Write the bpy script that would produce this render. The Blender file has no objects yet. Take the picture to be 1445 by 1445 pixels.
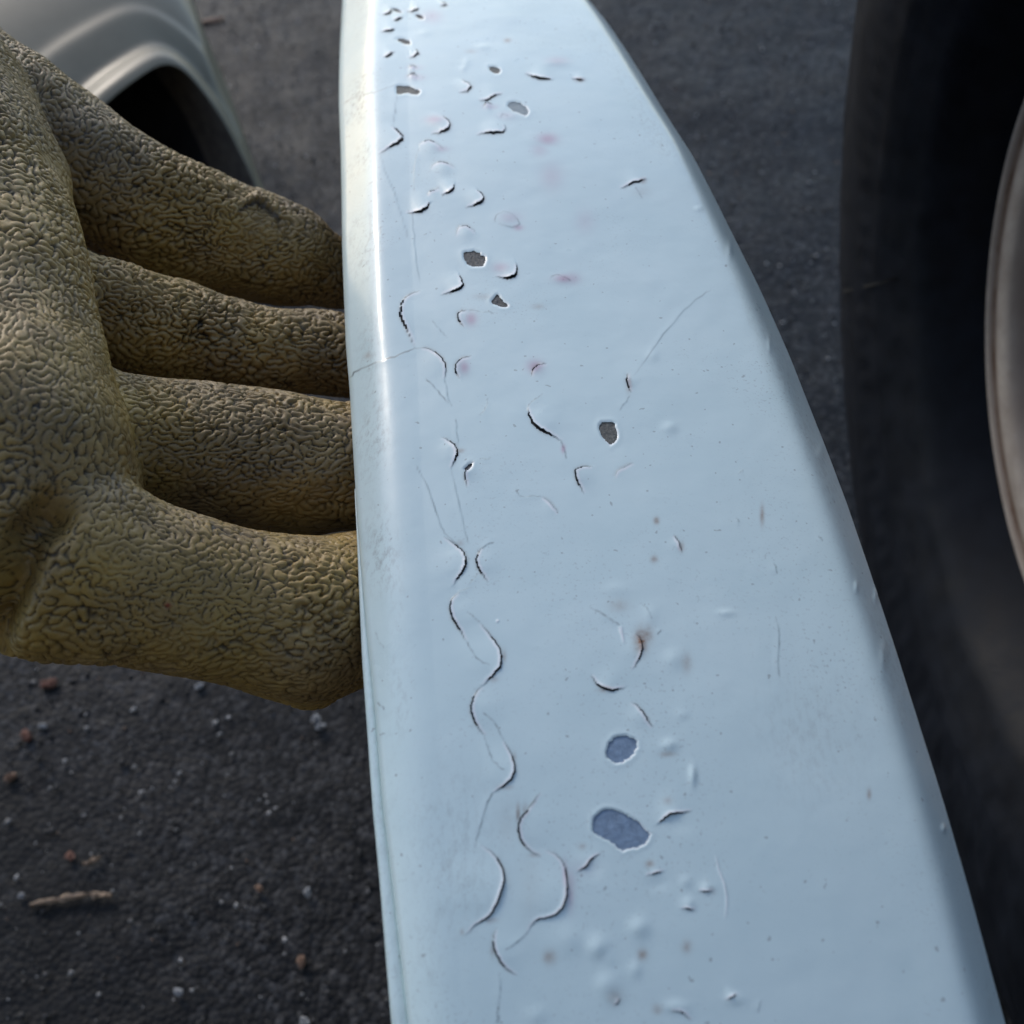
import bpy, math, random
import numpy as np
from mathutils import Vector

# ------------------------------------------------------------------ camera, world, sun, exposure
scene = bpy.context.scene
COL = scene.collection
CAM_H, PITCH, FPX, REF = 0.545, 0.885, 1449.0, 1445.0
EXPOSURE = 0.68
SUN_AZ, SUN_EL = math.radians(-33), math.radians(30)     # azimuth from +Y towards +X

cam_data = bpy.data.cameras.new('camera')
cam = bpy.data.objects.new('camera', cam_data)
COL.objects.link(cam)
cam.location = (0, 0, CAM_H)
cam.rotation_euler = (math.pi / 2 - PITCH, 0, 0)
cam_data.sensor_width = 36.0
cam_data.lens = 36.0 * FPX / REF
cam_data.clip_start = 0.01
cam_data.clip_end = 400
cam_data.dof.use_dof = True
cam_data.dof.focus_distance = 0.245
cam_data.dof.aperture_fstop = 17.0
scene.camera = cam

world = bpy.data.worlds.new('World')
scene.world = world
world.use_nodes = True
wn = world.node_tree
sky = wn.nodes.new('ShaderNodeTexSky')
sky.sky_type = 'NISHITA'
sky.sun_disc = False
sky.sun_elevation = SUN_EL
sky.sun_rotation = SUN_AZ
sky.air_density = 1.0
sky.dust_density = 1.0
sky.ozone_density = 0.8
wn.links.new(sky.outputs[0], wn.nodes['Background'].inputs[0])
wn.nodes['Background'].inputs[1].default_value = 0.15

sd_ = bpy.data.lights.new('sun', 'SUN')
sd_.energy = 0.5
sd_.angle = math.radians(10)
sd_.color = (1.0, 0.91, 0.80)
sun = bpy.data.objects.new('sun', sd_)
COL.objects.link(sun)
sdir = Vector((math.sin(SUN_AZ) * math.cos(SUN_EL), math.cos(SUN_AZ) * math.cos(SUN_EL), math.sin(SUN_EL)))
sun.rotation_euler = sdir.to_track_quat('Z', 'Y').to_euler()

scene.view_settings.view_transform = 'Standard'
scene.view_settings.look = 'None'
scene.view_settings.exposure = EXPOSURE
scene.view_settings.gamma = 1.0
scene.view_settings.use_curve_mapping = False

rng = np.random.default_rng(7)
random.seed(7)

# ------------------------------------------------------------------ helpers
FW = np.array([0, math.cos(PITCH), -math.sin(PITCH)])
UP = np.array([0, math.sin(PITCH), math.cos(PITCH)])
RT = np.array([1.0, 0, 0])
CAMP = np.array([0, 0, CAM_H])


def at(px, py, d):
    """point seen at photo pixel (px, py), d metres deep"""
    px = np.asarray(px, float); py = np.asarray(py, float); d = np.asarray(d, float)
    return CAMP + d[..., None] * (FW + ((px - REF / 2) / FPX)[..., None] * RT + ((REF / 2 - py) / FPX)[..., None] * UP)


def to_px(P):
    Q = P - CAMP
    d = Q @ FW
    return REF / 2 + FPX * (Q @ RT) / d, REF / 2 - FPX * (Q @ UP) / d


def on_ground(px, py):
    t = (REF / 2 - py) / FPX
    d = CAM_H / (math.sin(PITCH) - t * math.cos(PITCH))
    return at(px, py, d)


def mesh_np(name, V, F, mat, parent=None, smooth=True, attrs=None):
    me = bpy.data.meshes.new(name)
    V = np.asarray(V, np.float32)
    if isinstance(F, np.ndarray):
        n, k = F.shape
        me.vertices.add(len(V)); me.vertices.foreach_set('co', V.ravel())
        me.loops.add(n * k); me.loops.foreach_set('vertex_index', F.astype(np.int32).ravel())
        me.polygons.add(n)
        me.polygons.foreach_set('loop_start', np.arange(0, n * k, k, dtype=np.int32))
        me.update(calc_edges=True)
        me.validate()
    else:
        me.from_pydata([tuple(map(float, v)) for v in V], [], F)
        me.update()
    if smooth:
        me.polygons.foreach_set('use_smooth', np.ones(len(me.polygons), bool))
    if attrs:
        for k_, a in attrs.items():
            if a.ndim == 2:
                at_ = me.attributes.new(k_, 'FLOAT_COLOR', 'POINT')
                at_.data.foreach_set('color', a.astype(np.float32).ravel())
            else:
                at_ = me.attributes.new(k_, 'FLOAT', 'POINT')
                at_.data.foreach_set('value', a.astype(np.float32).ravel())
    if mat: me.materials.append(mat)
    o = bpy.data.objects.new(name, me)
    COL.objects.link(o)
    if parent: o.parent = parent
    return o


def grid_faces(nr, nc, closed=False):
    r = np.arange(nr - 1)[:, None]
    if closed:
        c = np.arange(nc)[None, :]; c1 = (c + 1) % nc
    else:
        c = np.arange(nc - 1)[None, :]; c1 = c + 1
    return np.stack([r * nc + c, r * nc + c1, (r + 1) * nc + c1, (r + 1) * nc + c], -1).reshape(-1, 4)


def empty(name, loc=(0, 0, 0)):
    o = bpy.data.objects.new(name, None)
    o.empty_display_size = 0.02
    COL.objects.link(o)
    o.location = loc
    return o


def tag(o, label=None, cat=None, group=None, kind=None):
    if label: o['label'] = label
    if cat: o['category'] = cat
    if group: o['group'] = group
    if kind: o['kind'] = kind
    return o


def adopt(child, parent):
    """parent keeping world position (parents are unrotated empties)"""
    child.parent = parent
    child.location = -parent.location
    return child


class Mat:
    def __init__(s, name):
        s.m = bpy.data.materials.new(name); s.m.use_nodes = True
        s.t = s.m.node_tree; s.b = s.t.nodes['Principled BSDF']

    def n(s, typ, **kw):
        nd = s.t.nodes.new(typ)
        for k, v in kw.items():
            if k.startswith('i_'):
                nd.inputs[k[2:].replace('_', ' ')].default_value = v
            else:
                setattr(nd, k, v)
        return nd

    def l(s, a, b): s.t.links.new(a, b)

    def mix(s, fac, a, b):
        nd = s.t.nodes.new('ShaderNodeMix'); nd.data_type = 'RGBA'
        for sock, v in ((nd.inputs[0], fac), (nd.inputs[6], a), (nd.inputs[7], b)):
            if hasattr(v, 'links') or hasattr(v, 'is_linked'): s.l(v, sock)
            elif isinstance(v, (int, float)): sock.default_value = v
            else: sock.default_value = (*v, 1)
        return nd.outputs[2]

    def math(s, op, a, b=None, clamp=False):
        nd = s.t.nodes.new('ShaderNodeMath'); nd.operation = op; nd.use_clamp = clamp
        for i, v in enumerate((a, b)):
            if v is None: continue
            if hasattr(v, 'is_linked'): s.l(v, nd.inputs[i])
            else: nd.inputs[i].default_value = v
        return nd.outputs[0]

    def ramp(s, src, p0, p1, c0=(0, 0, 0), c1=(1, 1, 1)):
        nd = s.t.nodes.new('ShaderNodeValToRGB')
        nd.color_ramp.elements[0].position = p0; nd.color_ramp.elements[1].position = p1
        nd.color_ramp.elements[0].color = (*c0, 1); nd.color_ramp.elements[1].color = (*c1, 1)
        s.l(src, nd.inputs[0]); return nd.outputs[0]

    def noise(s, scale, detail=3, rough=0.55, vec=None, dist=0.0):
        nd = s.n('ShaderNodeTexNoise')
        nd.inputs['Scale'].default_value = scale; nd.inputs['Detail'].default_value = detail
        nd.inputs['Roughness'].default_value = rough; nd.inputs['Distortion'].default_value = dist
        if vec is None: vec = s.pos()
        s.l(vec, nd.inputs['Vector']); return nd.outputs['Fac']

    def pos(s):
        if not hasattr(s, '_p'):
            s._p = s.n('ShaderNodeTexCoord').outputs['Object']
        return s._p

    def scaled(s, v):
        nd = s.n('ShaderNodeMapping'); nd.inputs['Scale'].default_value = v
        s.l(s.pos(), nd.inputs['Vector']); return nd.outputs[0]

    def bump(s, h, strength, dist, prev=None):
        nd = s.n('ShaderNodeBump'); nd.inputs['Strength'].default_value = strength; nd.inputs['Distance'].default_value = dist
        s.l(h, nd.inputs['Height'])
        if prev: s.l(prev, nd.inputs['Normal'])
        return nd.outputs[0]

    def attr(s, name):
        return s.n('ShaderNodeAttribute', attribute_name=name)

    def setp(s, **kw):
        for k, v in kw.items():
            sock = s.b.inputs[k.replace('_', ' ')]
            if hasattr(v, 'is_linked'): s.l(v, sock)
            elif isinstance(v, tuple): sock.default_value = (*v, 1) if len(v) == 3 else v
            else: sock.default_value = v
        return s


# ------------------------------------------------------------------ materials
def mat_asphalt():
    m = Mat('asphalt')
    n1 = m.noise(9, 4, 0.6); n2 = m.noise(420, 3, 0.6)
    vo = m.n('ShaderNodeTexVoronoi', i_Scale=300.0); m.l(m.pos(), vo.inputs['Vector'])
    sep = m.n('ShaderNodeSeparateColor'); m.l(vo.outputs['Color'], sep.inputs[0])
    stone = m.ramp(m.math('POWER', sep.outputs[0], 2.6), 0.05, 1.0, (0.003, 0.004, 0.005), (0.060, 0.061, 0.064))
    tar = m.ramp(n1, 0.35, 0.68, (0.004, 0.0045, 0.006), (0.011, 0.012, 0.0135))
    c = m.mix(m.ramp(n2, 0.38, 0.55), tar, stone)
    v2 = m.n('ShaderNodeTexVoronoi', i_Scale=130.0); m.l(m.pos(), v2.inputs['Vector'])
    s2 = m.n('ShaderNodeSeparateColor'); m.l(v2.outputs['Color'], s2.inputs[0])
    big = m.math('MULTIPLY', m.ramp(s2.outputs[1], 0.72, 0.80), m.ramp(v2.outputs['Distance'], 0.30, 0.42, (1, 1, 1), (0, 0, 0)))
    c = m.mix(m.math('MULTIPLY', big, 0.6), c, m.mix(s2.outputs[2], (0.020, 0.021, 0.024), (0.060, 0.058, 0.056)))
    c = m.mix(m.ramp(m.noise(3.5, 4, 0.6), 0.52, 0.64), c, (0.004, 0.0045, 0.005))
    h = m.math('ADD', m.math('MULTIPLY', n2, 0.25), m.math('MULTIPLY', vo.outputs['Distance'], -1.2))
    m.setp(Base_Color=c, Roughness=m.ramp(n1, 0.3, 0.8, (0.50,) * 3, (0.72,) * 3), Normal=m.bump(h, 0.26, 0.0022), Specular_IOR_Level=0.22)
    return m.m


def mat_stone():
    m = Mat('grit')
    a = m.attr('tone')
    m.setp(Base_Color=a.outputs['Color'], Roughness=0.7, Normal=m.bump(m.noise(900, 3), 0.5, 0.0006))
    return m.m


def mat_paint():
    m = Mat('white_paint')
    a = m.attr('wear_shade')
    sep = m.n('ShaderNodeSeparateColor'); m.l(a.outputs['Color'], sep.inputs[0])
    dark, rust, pink, edge = sep.outputs[0], sep.outputs[1], sep.outputs[2], a.outputs['Alpha']
    base = m.mix(m.ramp(m.noise(38, 4, 0.6), 0.3, 0.75), (0.615, 0.755, 0.75), (0.67, 0.80, 0.79))
    # thin grime: fine specks, denser in cloudy zones
    zone = m.ramp(m.noise(26, 3, 0.6), 0.46, 0.70)
    sp = m.ramp(m.noise(1500, 2, 0.5), 0.60, 0.72)
    sp2 = m.ramp(m.noise(620, 1, 0.5), 0.745, 0.775)
    film = m.math('MULTIPLY', m.math('MULTIPLY', zone, sp), 0.34)
    grime = m.attr('grime').outputs['Fac']
    sp3 = m.ramp(m.noise(900, 4, 0.7, vec=m.scaled((1.0, 0.45, 0.45))), 0.47, 0.66)
    film = m.math('ADD', film, m.math('MULTIPLY', sp2, 0.42), True)
    film = m.math('ADD', film, m.math('MULTIPLY', m.math('MULTIPLY', grime, sp3), 0.55), True)
    c = m.mix(film, base, (0.16, 0.16, 0.15))
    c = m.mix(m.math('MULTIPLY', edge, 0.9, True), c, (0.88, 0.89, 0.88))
    c = m.mix(pink, c, (0.50, 0.27, 0.36))
    rn = m.math('MULTIPLY', rust, m.math('ADD', m.math('MULTIPLY', m.noise(1100, 3, 0.65), 1.5), 0.2), True)
    c = m.mix(rn, c, (0.27, 0.135, 0.06))
    c = m.mix(dark, c, (0.018, 0.016, 0.016))
    h = m.noise(190, 2, 0.5)
    h2 = m.noise(2200, 2, 0.5)
    b = m.bump(h, 0.10, 0.0010)
    b = m.bump(h2, 0.10, 0.00015, b)
    ro = m.math('ADD', m.math('MULTIPLY', film, 0.5), m.ramp(m.noise(60, 4, 0.6), 0.3, 0.8, (0.27,) * 3, (0.42,) * 3), True)
    m.setp(Base_Color=c, Roughness=ro, Normal=b, Coat_Weight=0.25, Coat_Roughness=0.12)
    return m.m


def mat_plain(name, col, rough, metal=0.0, ns=300, nb=0.3, nd=0.0005, var=0.35, dark=None):
    m = Mat(name)
    f = m.noise(ns, 4, 0.6)
    d = dark or tuple(c * (1 - var) for c in col)
    m.setp(Base_Color=m.mix(m.ramp(f, 0.3, 0.7), d, col), Roughness=rough, Metallic=metal, Normal=m.bump(f, nb, nd))
    return m.m


def mat_glove():
    m = Mat('wrinkled_rubber_glove')
    a = m.attr('wrinkle')
    sep = m.n('ShaderNodeSeparateColor'); m.l(a.outputs['Color'], sep.inputs[0])
    groove, soil, yellow = sep.outputs[0], sep.outputs[1], sep.outputs[2]
    fine = m.noise(900, 4, 0.65); mid = m.noise(160, 4, 0.6)
    c = m.mix(m.ramp(mid, 0.3, 0.72), (0.245, 0.158, 0.054), (0.46, 0.308, 0.108))
    c = m.mix(m.math('MULTIPLY', yellow, 0.8, True), c, (0.41, 0.262, 0.052))
    c = m.mix(m.math('MULTIPLY', soil, m.ramp(fine, 0.25, 0.75, (0.35,) * 3, (1, 1, 1)), True), c, (0.120, 0.085, 0.050))
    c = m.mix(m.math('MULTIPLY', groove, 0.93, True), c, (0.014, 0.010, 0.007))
    red = a.outputs['Alpha']
    c = m.mix(red, c, (0.25, 0.03, 0.02))
    m.setp(Base_Color=c, Roughness=m.ramp(fine, 0.3, 0.8, (0.34,) * 3, (0.56,) * 3), Normal=m.bump(fine, 0.35, 0.0005), Specular_IOR_Level=0.5)
    return m.m


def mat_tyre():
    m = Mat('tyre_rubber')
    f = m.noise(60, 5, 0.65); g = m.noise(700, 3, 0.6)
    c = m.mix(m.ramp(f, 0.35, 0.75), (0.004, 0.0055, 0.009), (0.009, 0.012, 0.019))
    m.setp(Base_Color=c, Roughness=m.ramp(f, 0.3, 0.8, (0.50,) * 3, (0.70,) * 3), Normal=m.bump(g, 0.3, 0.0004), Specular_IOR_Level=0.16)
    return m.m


def mat_rim():
    m = Mat('worn_steel_rim')
    a = m.attr('rustline').outputs['Fac']
    f = m.noise(70, 5, 0.7, vec=m.scaled((3, 1, 1))); g = m.noise(500, 3)
    c = m.mix(m.ramp(f, 0.35, 0.7), (0.30, 0.262, 0.235), (0.44, 0.40, 0.365))
    k = m.math('MULTIPLY', a, m.math('ADD', m.math('MULTIPLY', f, 1.2), 0.25), True)
    c = m.mix(k, c, (0.085, 0.045, 0.028))
    m.setp(Base_Color=c, Roughness=0.65, Metallic=0.1, Normal=m.bump(g, 0.25, 0.0004))
    return m.m


def mat_silver():
    m = Mat('silver_beige_paint')
    f = m.noise(30, 4, 0.6)
    c = m.mix(m.ramp(f, 0.3, 0.7), (0.150, 0.130, 0.080), (0.185, 0.162, 0.104))
    m.setp(Base_Color=c, Roughness=0.45, Metallic=0.0, Coat_Weight=0.12, Coat_Roughness=0.15)
    return m.m


M = dict(
    asphalt=mat_asphalt(), grit=mat_stone(), paint=mat_paint(),
    primer=mat_plain('dark_primer', (0.014, 0.014, 0.015), 0.8),
    patch_dark=mat_plain('bare_plastic', (0.10, 0.10, 0.095), 0.55, ns=1100, nb=0.7, nd=0.0005, var=0.65),
    patch_grey=mat_plain('bare_grey_primer', (0.150, 0.150, 0.130), 0.55, ns=1100, nb=0.7, nd=0.0005, var=0.6),
    patch_blue=mat_plain('bare_zinc', (0.245, 0.335, 0.445), 0.38, ns=900, nb=0.5, nd=0.0004, var=0.32),
    patch_pale=mat_plain('pale_primer', (0.30, 0.36, 0.38), 0.5, ns=1400, nb=0.4, nd=0.0003, var=0.3),
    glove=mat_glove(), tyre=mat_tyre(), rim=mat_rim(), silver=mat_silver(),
    liner=mat_plain('black_liner', (0.030, 0.030, 0.032), 0.75, ns=40, var=0.8),
    flange=mat_plain('grimy_flange', (0.17, 0.145, 0.115), 0.6, ns=90, var=0.6),
    wood=mat_plain('splintered_wood', (0.40, 0.29, 0.20), 0.8, ns=400, nb=0.8, nd=0.001, var=0.55),
    brick=mat_plain('orange_crumb', (0.24, 0.115, 0.08), 0.85, ns=500, nb=0.7, nd=0.001, var=0.4),
    leaf=mat_plain('dry_leaf', (0.27, 0.165, 0.11), 0.8, ns=300, nb=0.5, nd=0.001, var=0.4),
    pale=mat_plain('pale_pebble', (0.30, 0.31, 0.32), 0.6, ns=500, nb=0.5, nd=0.001, var=0.4),
    shade_block=mat_plain('shade_concrete', (0.20, 0.19, 0.175), 0.9, ns=120, nb=0.6, nd=0.002), shade_mortar=mat_plain('shade_mortar', (0.15, 0.145, 0.135), 0.95, ns=200),  # finishes of the unseen barrier added for shade
    scuff=mat_plain('chalky_scuff', (0.016, 0.017, 0.019), 0.85, ns=400, nb=0.3, var=0.85),
)

# ------------------------------------------------------------------ value noise for shapes
_P = rng.random((64, 64, 64)).astype(np.float32)


def vnoise(P, scale):
    """smooth 3-D value noise, -1..1"""
    q = np.asarray(P) * scale + 100.0
    i = np.floor(q).astype(int); f = q - i; f = f * f * (3 - 2 * f)
    i %= 64; j = (i + 1) % 64
    x0, y0, z0 = i[..., 0], i[..., 1], i[..., 2]; x1, y1, z1 = j[..., 0], j[..., 1], j[..., 2]
    fx, fy, fz = f[..., 0], f[..., 1], f[..., 2]
    a = _P[x0, y0, z0] * (1 - fx) + _P[x1, y0, z0] * fx
    b = _P[x0, y1, z0] * (1 - fx) + _P[x1, y1, z0] * fx
    c = _P[x0, y0, z1] * (1 - fx) + _P[x1, y0, z1] * fx
    d = _P[x0, y1, z1] * (1 - fx) + _P[x1, y1, z1] * fx
    return ((a * (1 - fy) + b * fy) * (1 - fz) + (c * (1 - fy) + d * fy) * fz) * 2 - 1


# ------------------------------------------------------------------ ground
def axis_vals(lo, hi, step, far):
    mid = np.arange(lo, hi, step)
    out = [mid]
    g = step; x = hi; r = []
    while x < far: r.append(x); g *= 1.35; x += g
    r.append(far)
    g = step; x = lo - step; l = []
    while x > -far: l.append(x); g *= 1.35; x -= g
    l.append(-far)
    return np.concatenate([l[::-1], mid, r])


def build_ground():
    xs = axis_vals(-0.75, 0.75, 0.0042, 150); ys = axis_vals(0.02, 1.45, 0.0042, 150)
    X, Y = np.meshgrid(xs, ys)
    P = np.stack([X, Y, 0 * X], -1)
    Z = 0.0022 * vnoise(P, 9) + 0.0006 * vnoise(P, 45) + 0.0004 * vnoise(P, 130)
    near = (abs(X) < 0.8) & (Y > 0) & (Y < 1.5)
    Z = np.where(near, Z, 0) - 0.004
    P[..., 2] = Z
    g = mesh_np('ground', P.reshape(-1, 3), grid_faces(len(ys), len(xs)), M['asphalt'])
    tag(g, 'dark worn asphalt ground strewn with grit', 'ground', kind='structure')
    # loose grit, too fine to count
    n = 22000
    x = rng.uniform(-0.62, 0.62, n); y = rng.uniform(0.08, 1.35, n)
    r = 0.0006 + 0.0015 * rng.random(n) ** 2.4 + (rng.random(n) > 0.985) * 0.0012
    base = np.array([(1, 0, 0), (-1, 0, 0), (0, 1, 0), (0, -1, 0), (0, 0, 1), (0, 0, -1)], float)
    tri = np.array([(0, 2, 4), (2, 1, 4), (1, 3, 4), (3, 0, 4), (2, 0, 5), (1, 2, 5), (3, 1, 5), (0, 3, 5)])
    V = np.repeat(base[None], n, 0) * rng.uniform(0.6, 1.25, (n, 6, 1))
    a = rng.uniform(0, 6.28, n); ca, sa = np.cos(a)[:, None], np.sin(a)[:, None]
    vx = V[..., 0] * ca - V[..., 1] * sa; vy = V[..., 0] * sa + V[..., 1] * ca
    V = np.stack([vx, vy, V[..., 2] * 0.7], -1) * r[:, None, None]
    V += np.stack([x, y, r * 0.35 - 0.003], -1)[:, None, :]
    F = (tri[None] + 6 * np.arange(n)[:, None, None]).reshape(-1, 3)
    k = rng.random(n)
    tone = np.full((n, 3), 0.03)
    tone[:] = (0.012 + 0.035 * rng.random((n, 1))) * np.array([1, 1, 1.05])
    pale = k > 0.80; tone[pale] = (0.14 + 0.30 * rng.random((pale.sum(), 1)) ** 1.5) * np.array([1, 1.0, 1.0])
    warm = (k > 0.76) & (k <= 0.80); tone[warm] = (0.08 + 0.12 * rng.random((warm.sum(), 1))) * np.array([1.3, .85, .6])
    tone = np.repeat(np.concatenate([tone, np.ones((n, 1))], 1), 6, 0)
    s = mesh_np('grit', V.reshape(-1, 3), F, M['grit'], smooth=False, attrs={'tone': tone})
    tag(s, 'fine loose grit and tiny stones scattered over the asphalt', 'grit', kind='stuff')


build_ground()

# ------------------------------------------------------------------ unseen barrier behind the camera, added to shade surfaces facing it
def build_shade_wall():
    root = empty('shade_wall', (0, -1.15, 0))
    tag(root, 'unseen grey concrete barrier added behind the camera to keep light off facing surfaces', 'shade_wall')
    bw, bh, bd = 0.39, 0.19, 0.14
    co = np.array([(x, y, z) for x in (0, 1) for y in (0, 1) for z in (0, 1)], float) - np.array([.5, .5, 0])
    F = [[0, 1, 3, 2], [4, 6, 7, 5], [0, 4, 5, 1], [2, 3, 7, 6], [0, 2, 6, 4], [1, 5, 7, 3]]
    me = None
    for r in range(11):
        for c in range(-5, 6):
            if me is None:
                o = mesh_np('shade_block', co * np.array([bw, bd, bh]), F, M['shade_block'], root, smooth=False); me = o.data
            else:
                o = bpy.data.objects.new('shade_block', me); COL.objects.link(o); o.parent = root
            o.location = ((c + 0.5 * (r % 2)) * (bw + 0.01), rng.uniform(-0.002, 0.002), r * (bh + 0.01) + 0.005)
    o = mesh_np('shade_mortar', (co * np.array([4.6, bd - 0.02, 2.2])), F, M['shade_mortar'], root, smooth=False); o.location = (0, 0, 0)


build_shade_wall()

# ------------------------------------------------------------------ wheel
W_C = np.array([0.247, 0.276, 0.291 * math.cos(-0.142)])
W_AZ, W_EL, W_R = 0.005, -0.142, 0.291
W_AX = np.array([-math.cos(W_AZ) * math.cos(W_EL), -math.sin(W_AZ) * math.cos(W_EL), math.sin(W_EL)])
W_A = np.cross(W_AX, [0.1, 0.2, 1.0]); W_A /= np.linalg.norm(W_A)
W_B = np.cross(W_AX, W_A)


def wheel_pt(r, off, th):
    r, off, th = np.broadcast_arrays(np.asarray(r, float), np.asarray(off, float), np.asarray(th, float))
    return W_C + off[..., None] * W_AX + r[..., None] * (np.cos(th)[..., None] * W_A + np.sin(th)[..., None] * W_B)


def refine(pts, n):
    p = np.array(pts, float)
    for _ in range(n):
        q = [p[0]]
        for a, b in zip(p[:-1], p[1:]):
            q += [0.75 * a + 0.25 * b, 0.25 * a + 0.75 * b]
        q.append(p[-1]); p = np.array(q)
    return p


def build_wheel():
    root = empty('wheel', tuple(wheel_pt(W_R, 0, 0) * 0 + W_C - np.array([0, 0, W_C[2]])))
    tag(root, 'black tyre on a worn grey rusty rim, standing upright right of the white panel', 'wheel')
    nt = 420
    th = np.linspace(0, 2 * np.pi, nt, endpoint=False)
    prof = refine([(0.150, 0.000), (0.160, 0.030), (0.168, 0.046), (0.178, 0.052), (0.188, 0.058), (0.205, 0.064), (0.230, 0.068), (0.255, 0.066), (0.272, 0.063), (0.2835, 0.060)], 2)
    shoulder = np.array([(0.2838, 0.0598), (0.2855, 0.0560), (0.2800, 0.0540), (0.2800, 0.0530), (0.2880, 0.0520), (0.2905, 0.040), (0.2905, 0.022), (0.2830, 0.021), (0.2830, 0.015), (0.2915, 0.014),
                         (0.2915, -0.014), (0.2830, -0.015), (0.2830, -0.021), (0.2905, -0.022), (0.2880, -0.052), (0.2835, -0.060)])
    back = prof[::-1] * np.array([1, -1])
    pr = np.vstack([prof, shoulder, back])
    R = np.repeat(pr[:, :1], nt, 1); O = np.repeat(pr[:, 1:], nt, 1); T = np.repeat(th[None], len(pr), 0)
    # lateral tread cuts
    cut = (np.arange(nt) % 7 < 1)
    tread = (R > 0.2840)
    R = np.where(tread & cut[None], R - 0.006, R)
    # moulded ribs and bands on the sidewall
    side = (O > 0.05) & (R < 0.284)
    band = np.exp(-((R - 0.196) / 0.0022) ** 2) + 0.8 * np.exp(-((R - 0.268) / 0.002) ** 2)
    tick = np.exp(-((R - 0.212) / 0.005) ** 2) * ((np.arange(nt) % 4) < 2)[None]
    O = O + side * (0.0014 * band + 0.0007 * tick)
    P = wheel_pt(R, O, T)
    P += 0.0006 * vnoise(P, 90)[..., None] * W_AX
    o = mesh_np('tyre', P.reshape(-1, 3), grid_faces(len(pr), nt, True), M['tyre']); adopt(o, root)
    # rim
    rp = refine([(0.150, 0.000), (0.1500, 0.014), (0.1490, 0.0195), (0.1470, 0.0205), (0.1450, 0.0195), (0.1435, 0.0182), (0.1415, 0.0175), (0.138, 0.0180), (0.132, 0.0180), (0.127, 0.015), (0.122, 0.000), (0.118, -0.010), (0.100, -0.012), (0.080, -0.004), (0.060, 0.000), (0.040, 0.001), (0.0, 0.002)], 2)
    R = np.repeat(rp[:, :1], nt, 1); O = np.repeat(rp[:, 1:], nt, 1); T = np.repeat(th[None], len(rp), 0)
    P = wheel_pt(R, O, T)
    rust = np.exp(-((R - 0.1425) / 0.0028) ** 2) + 0.6 * np.exp(-((R - 0.1225) / 0.006) ** 2) + 0.25 * np.clip(vnoise(P, 70), 0, 1)
    o = mesh_np('rim', P.reshape(-1, 3), grid_faces(len(rp), nt, True), M['rim'], attrs={'rustline': np.clip(rust, 0, 1).ravel()}); adopt(o, root)
    # pale scuff across the sidewall, laid on the rubber
    S = np.array(prof)
    pxs = [(1190, 412), (1230, 402), (1275, 392), (1320, 385), (1352, 372), (1372, 356)]
    # find surface points nearest to the mark
    rr = np.linspace(0.180, 0.281, 120)
    oo = np.interp(rr, S[:, 0], S[:, 1])
    tt = np.linspace(0, 2 * np.pi, 1440, endpoint=False)
    G = wheel_pt(rr[:, None], oo[:, None] + 0.0014, tt[None, :])
    gx, gy = to_px(G)
    rows = []
    for k, (x, y) in enumerate(pxs):
        i = np.unravel_index(np.argmin((gx - x) ** 2 + (gy - y) ** 2), gx.shape)
        w = (0.004, 0.005, 0.003, 0.004, 0.006, 0.004)[k]
        rows.append([wheel_pt(rr[i[0]], oo[i[0]] + 0.0016, tt[i[1]] + s * w) for s in (-1, -0.3, 0.4, 1)])
    V = np.array(rows)
    o = mesh_np('scuff_mark', V.reshape(-1, 3), grid_faces(len(pxs), 4), M['scuff']); adopt(o, root)
    o['label'] = 'pale scuff line across the sidewall'


build_wheel()

# ------------------------------------------------------------------ silver fender on the ground
def resample(pts, n):
    p = np.array(pts, float)
    d = np.r_[0, np.cumsum(np.linalg.norm(np.diff(p, axis=0), axis=1))]
    t = np.linspace(0, d[-1], n)
    return np.stack([np.interp(t, d, p[:, k]) for k in range(p.shape[1])], 1)


def smooth_curve(pts, n):
    return resample(refine(pts, 3), n)


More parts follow.
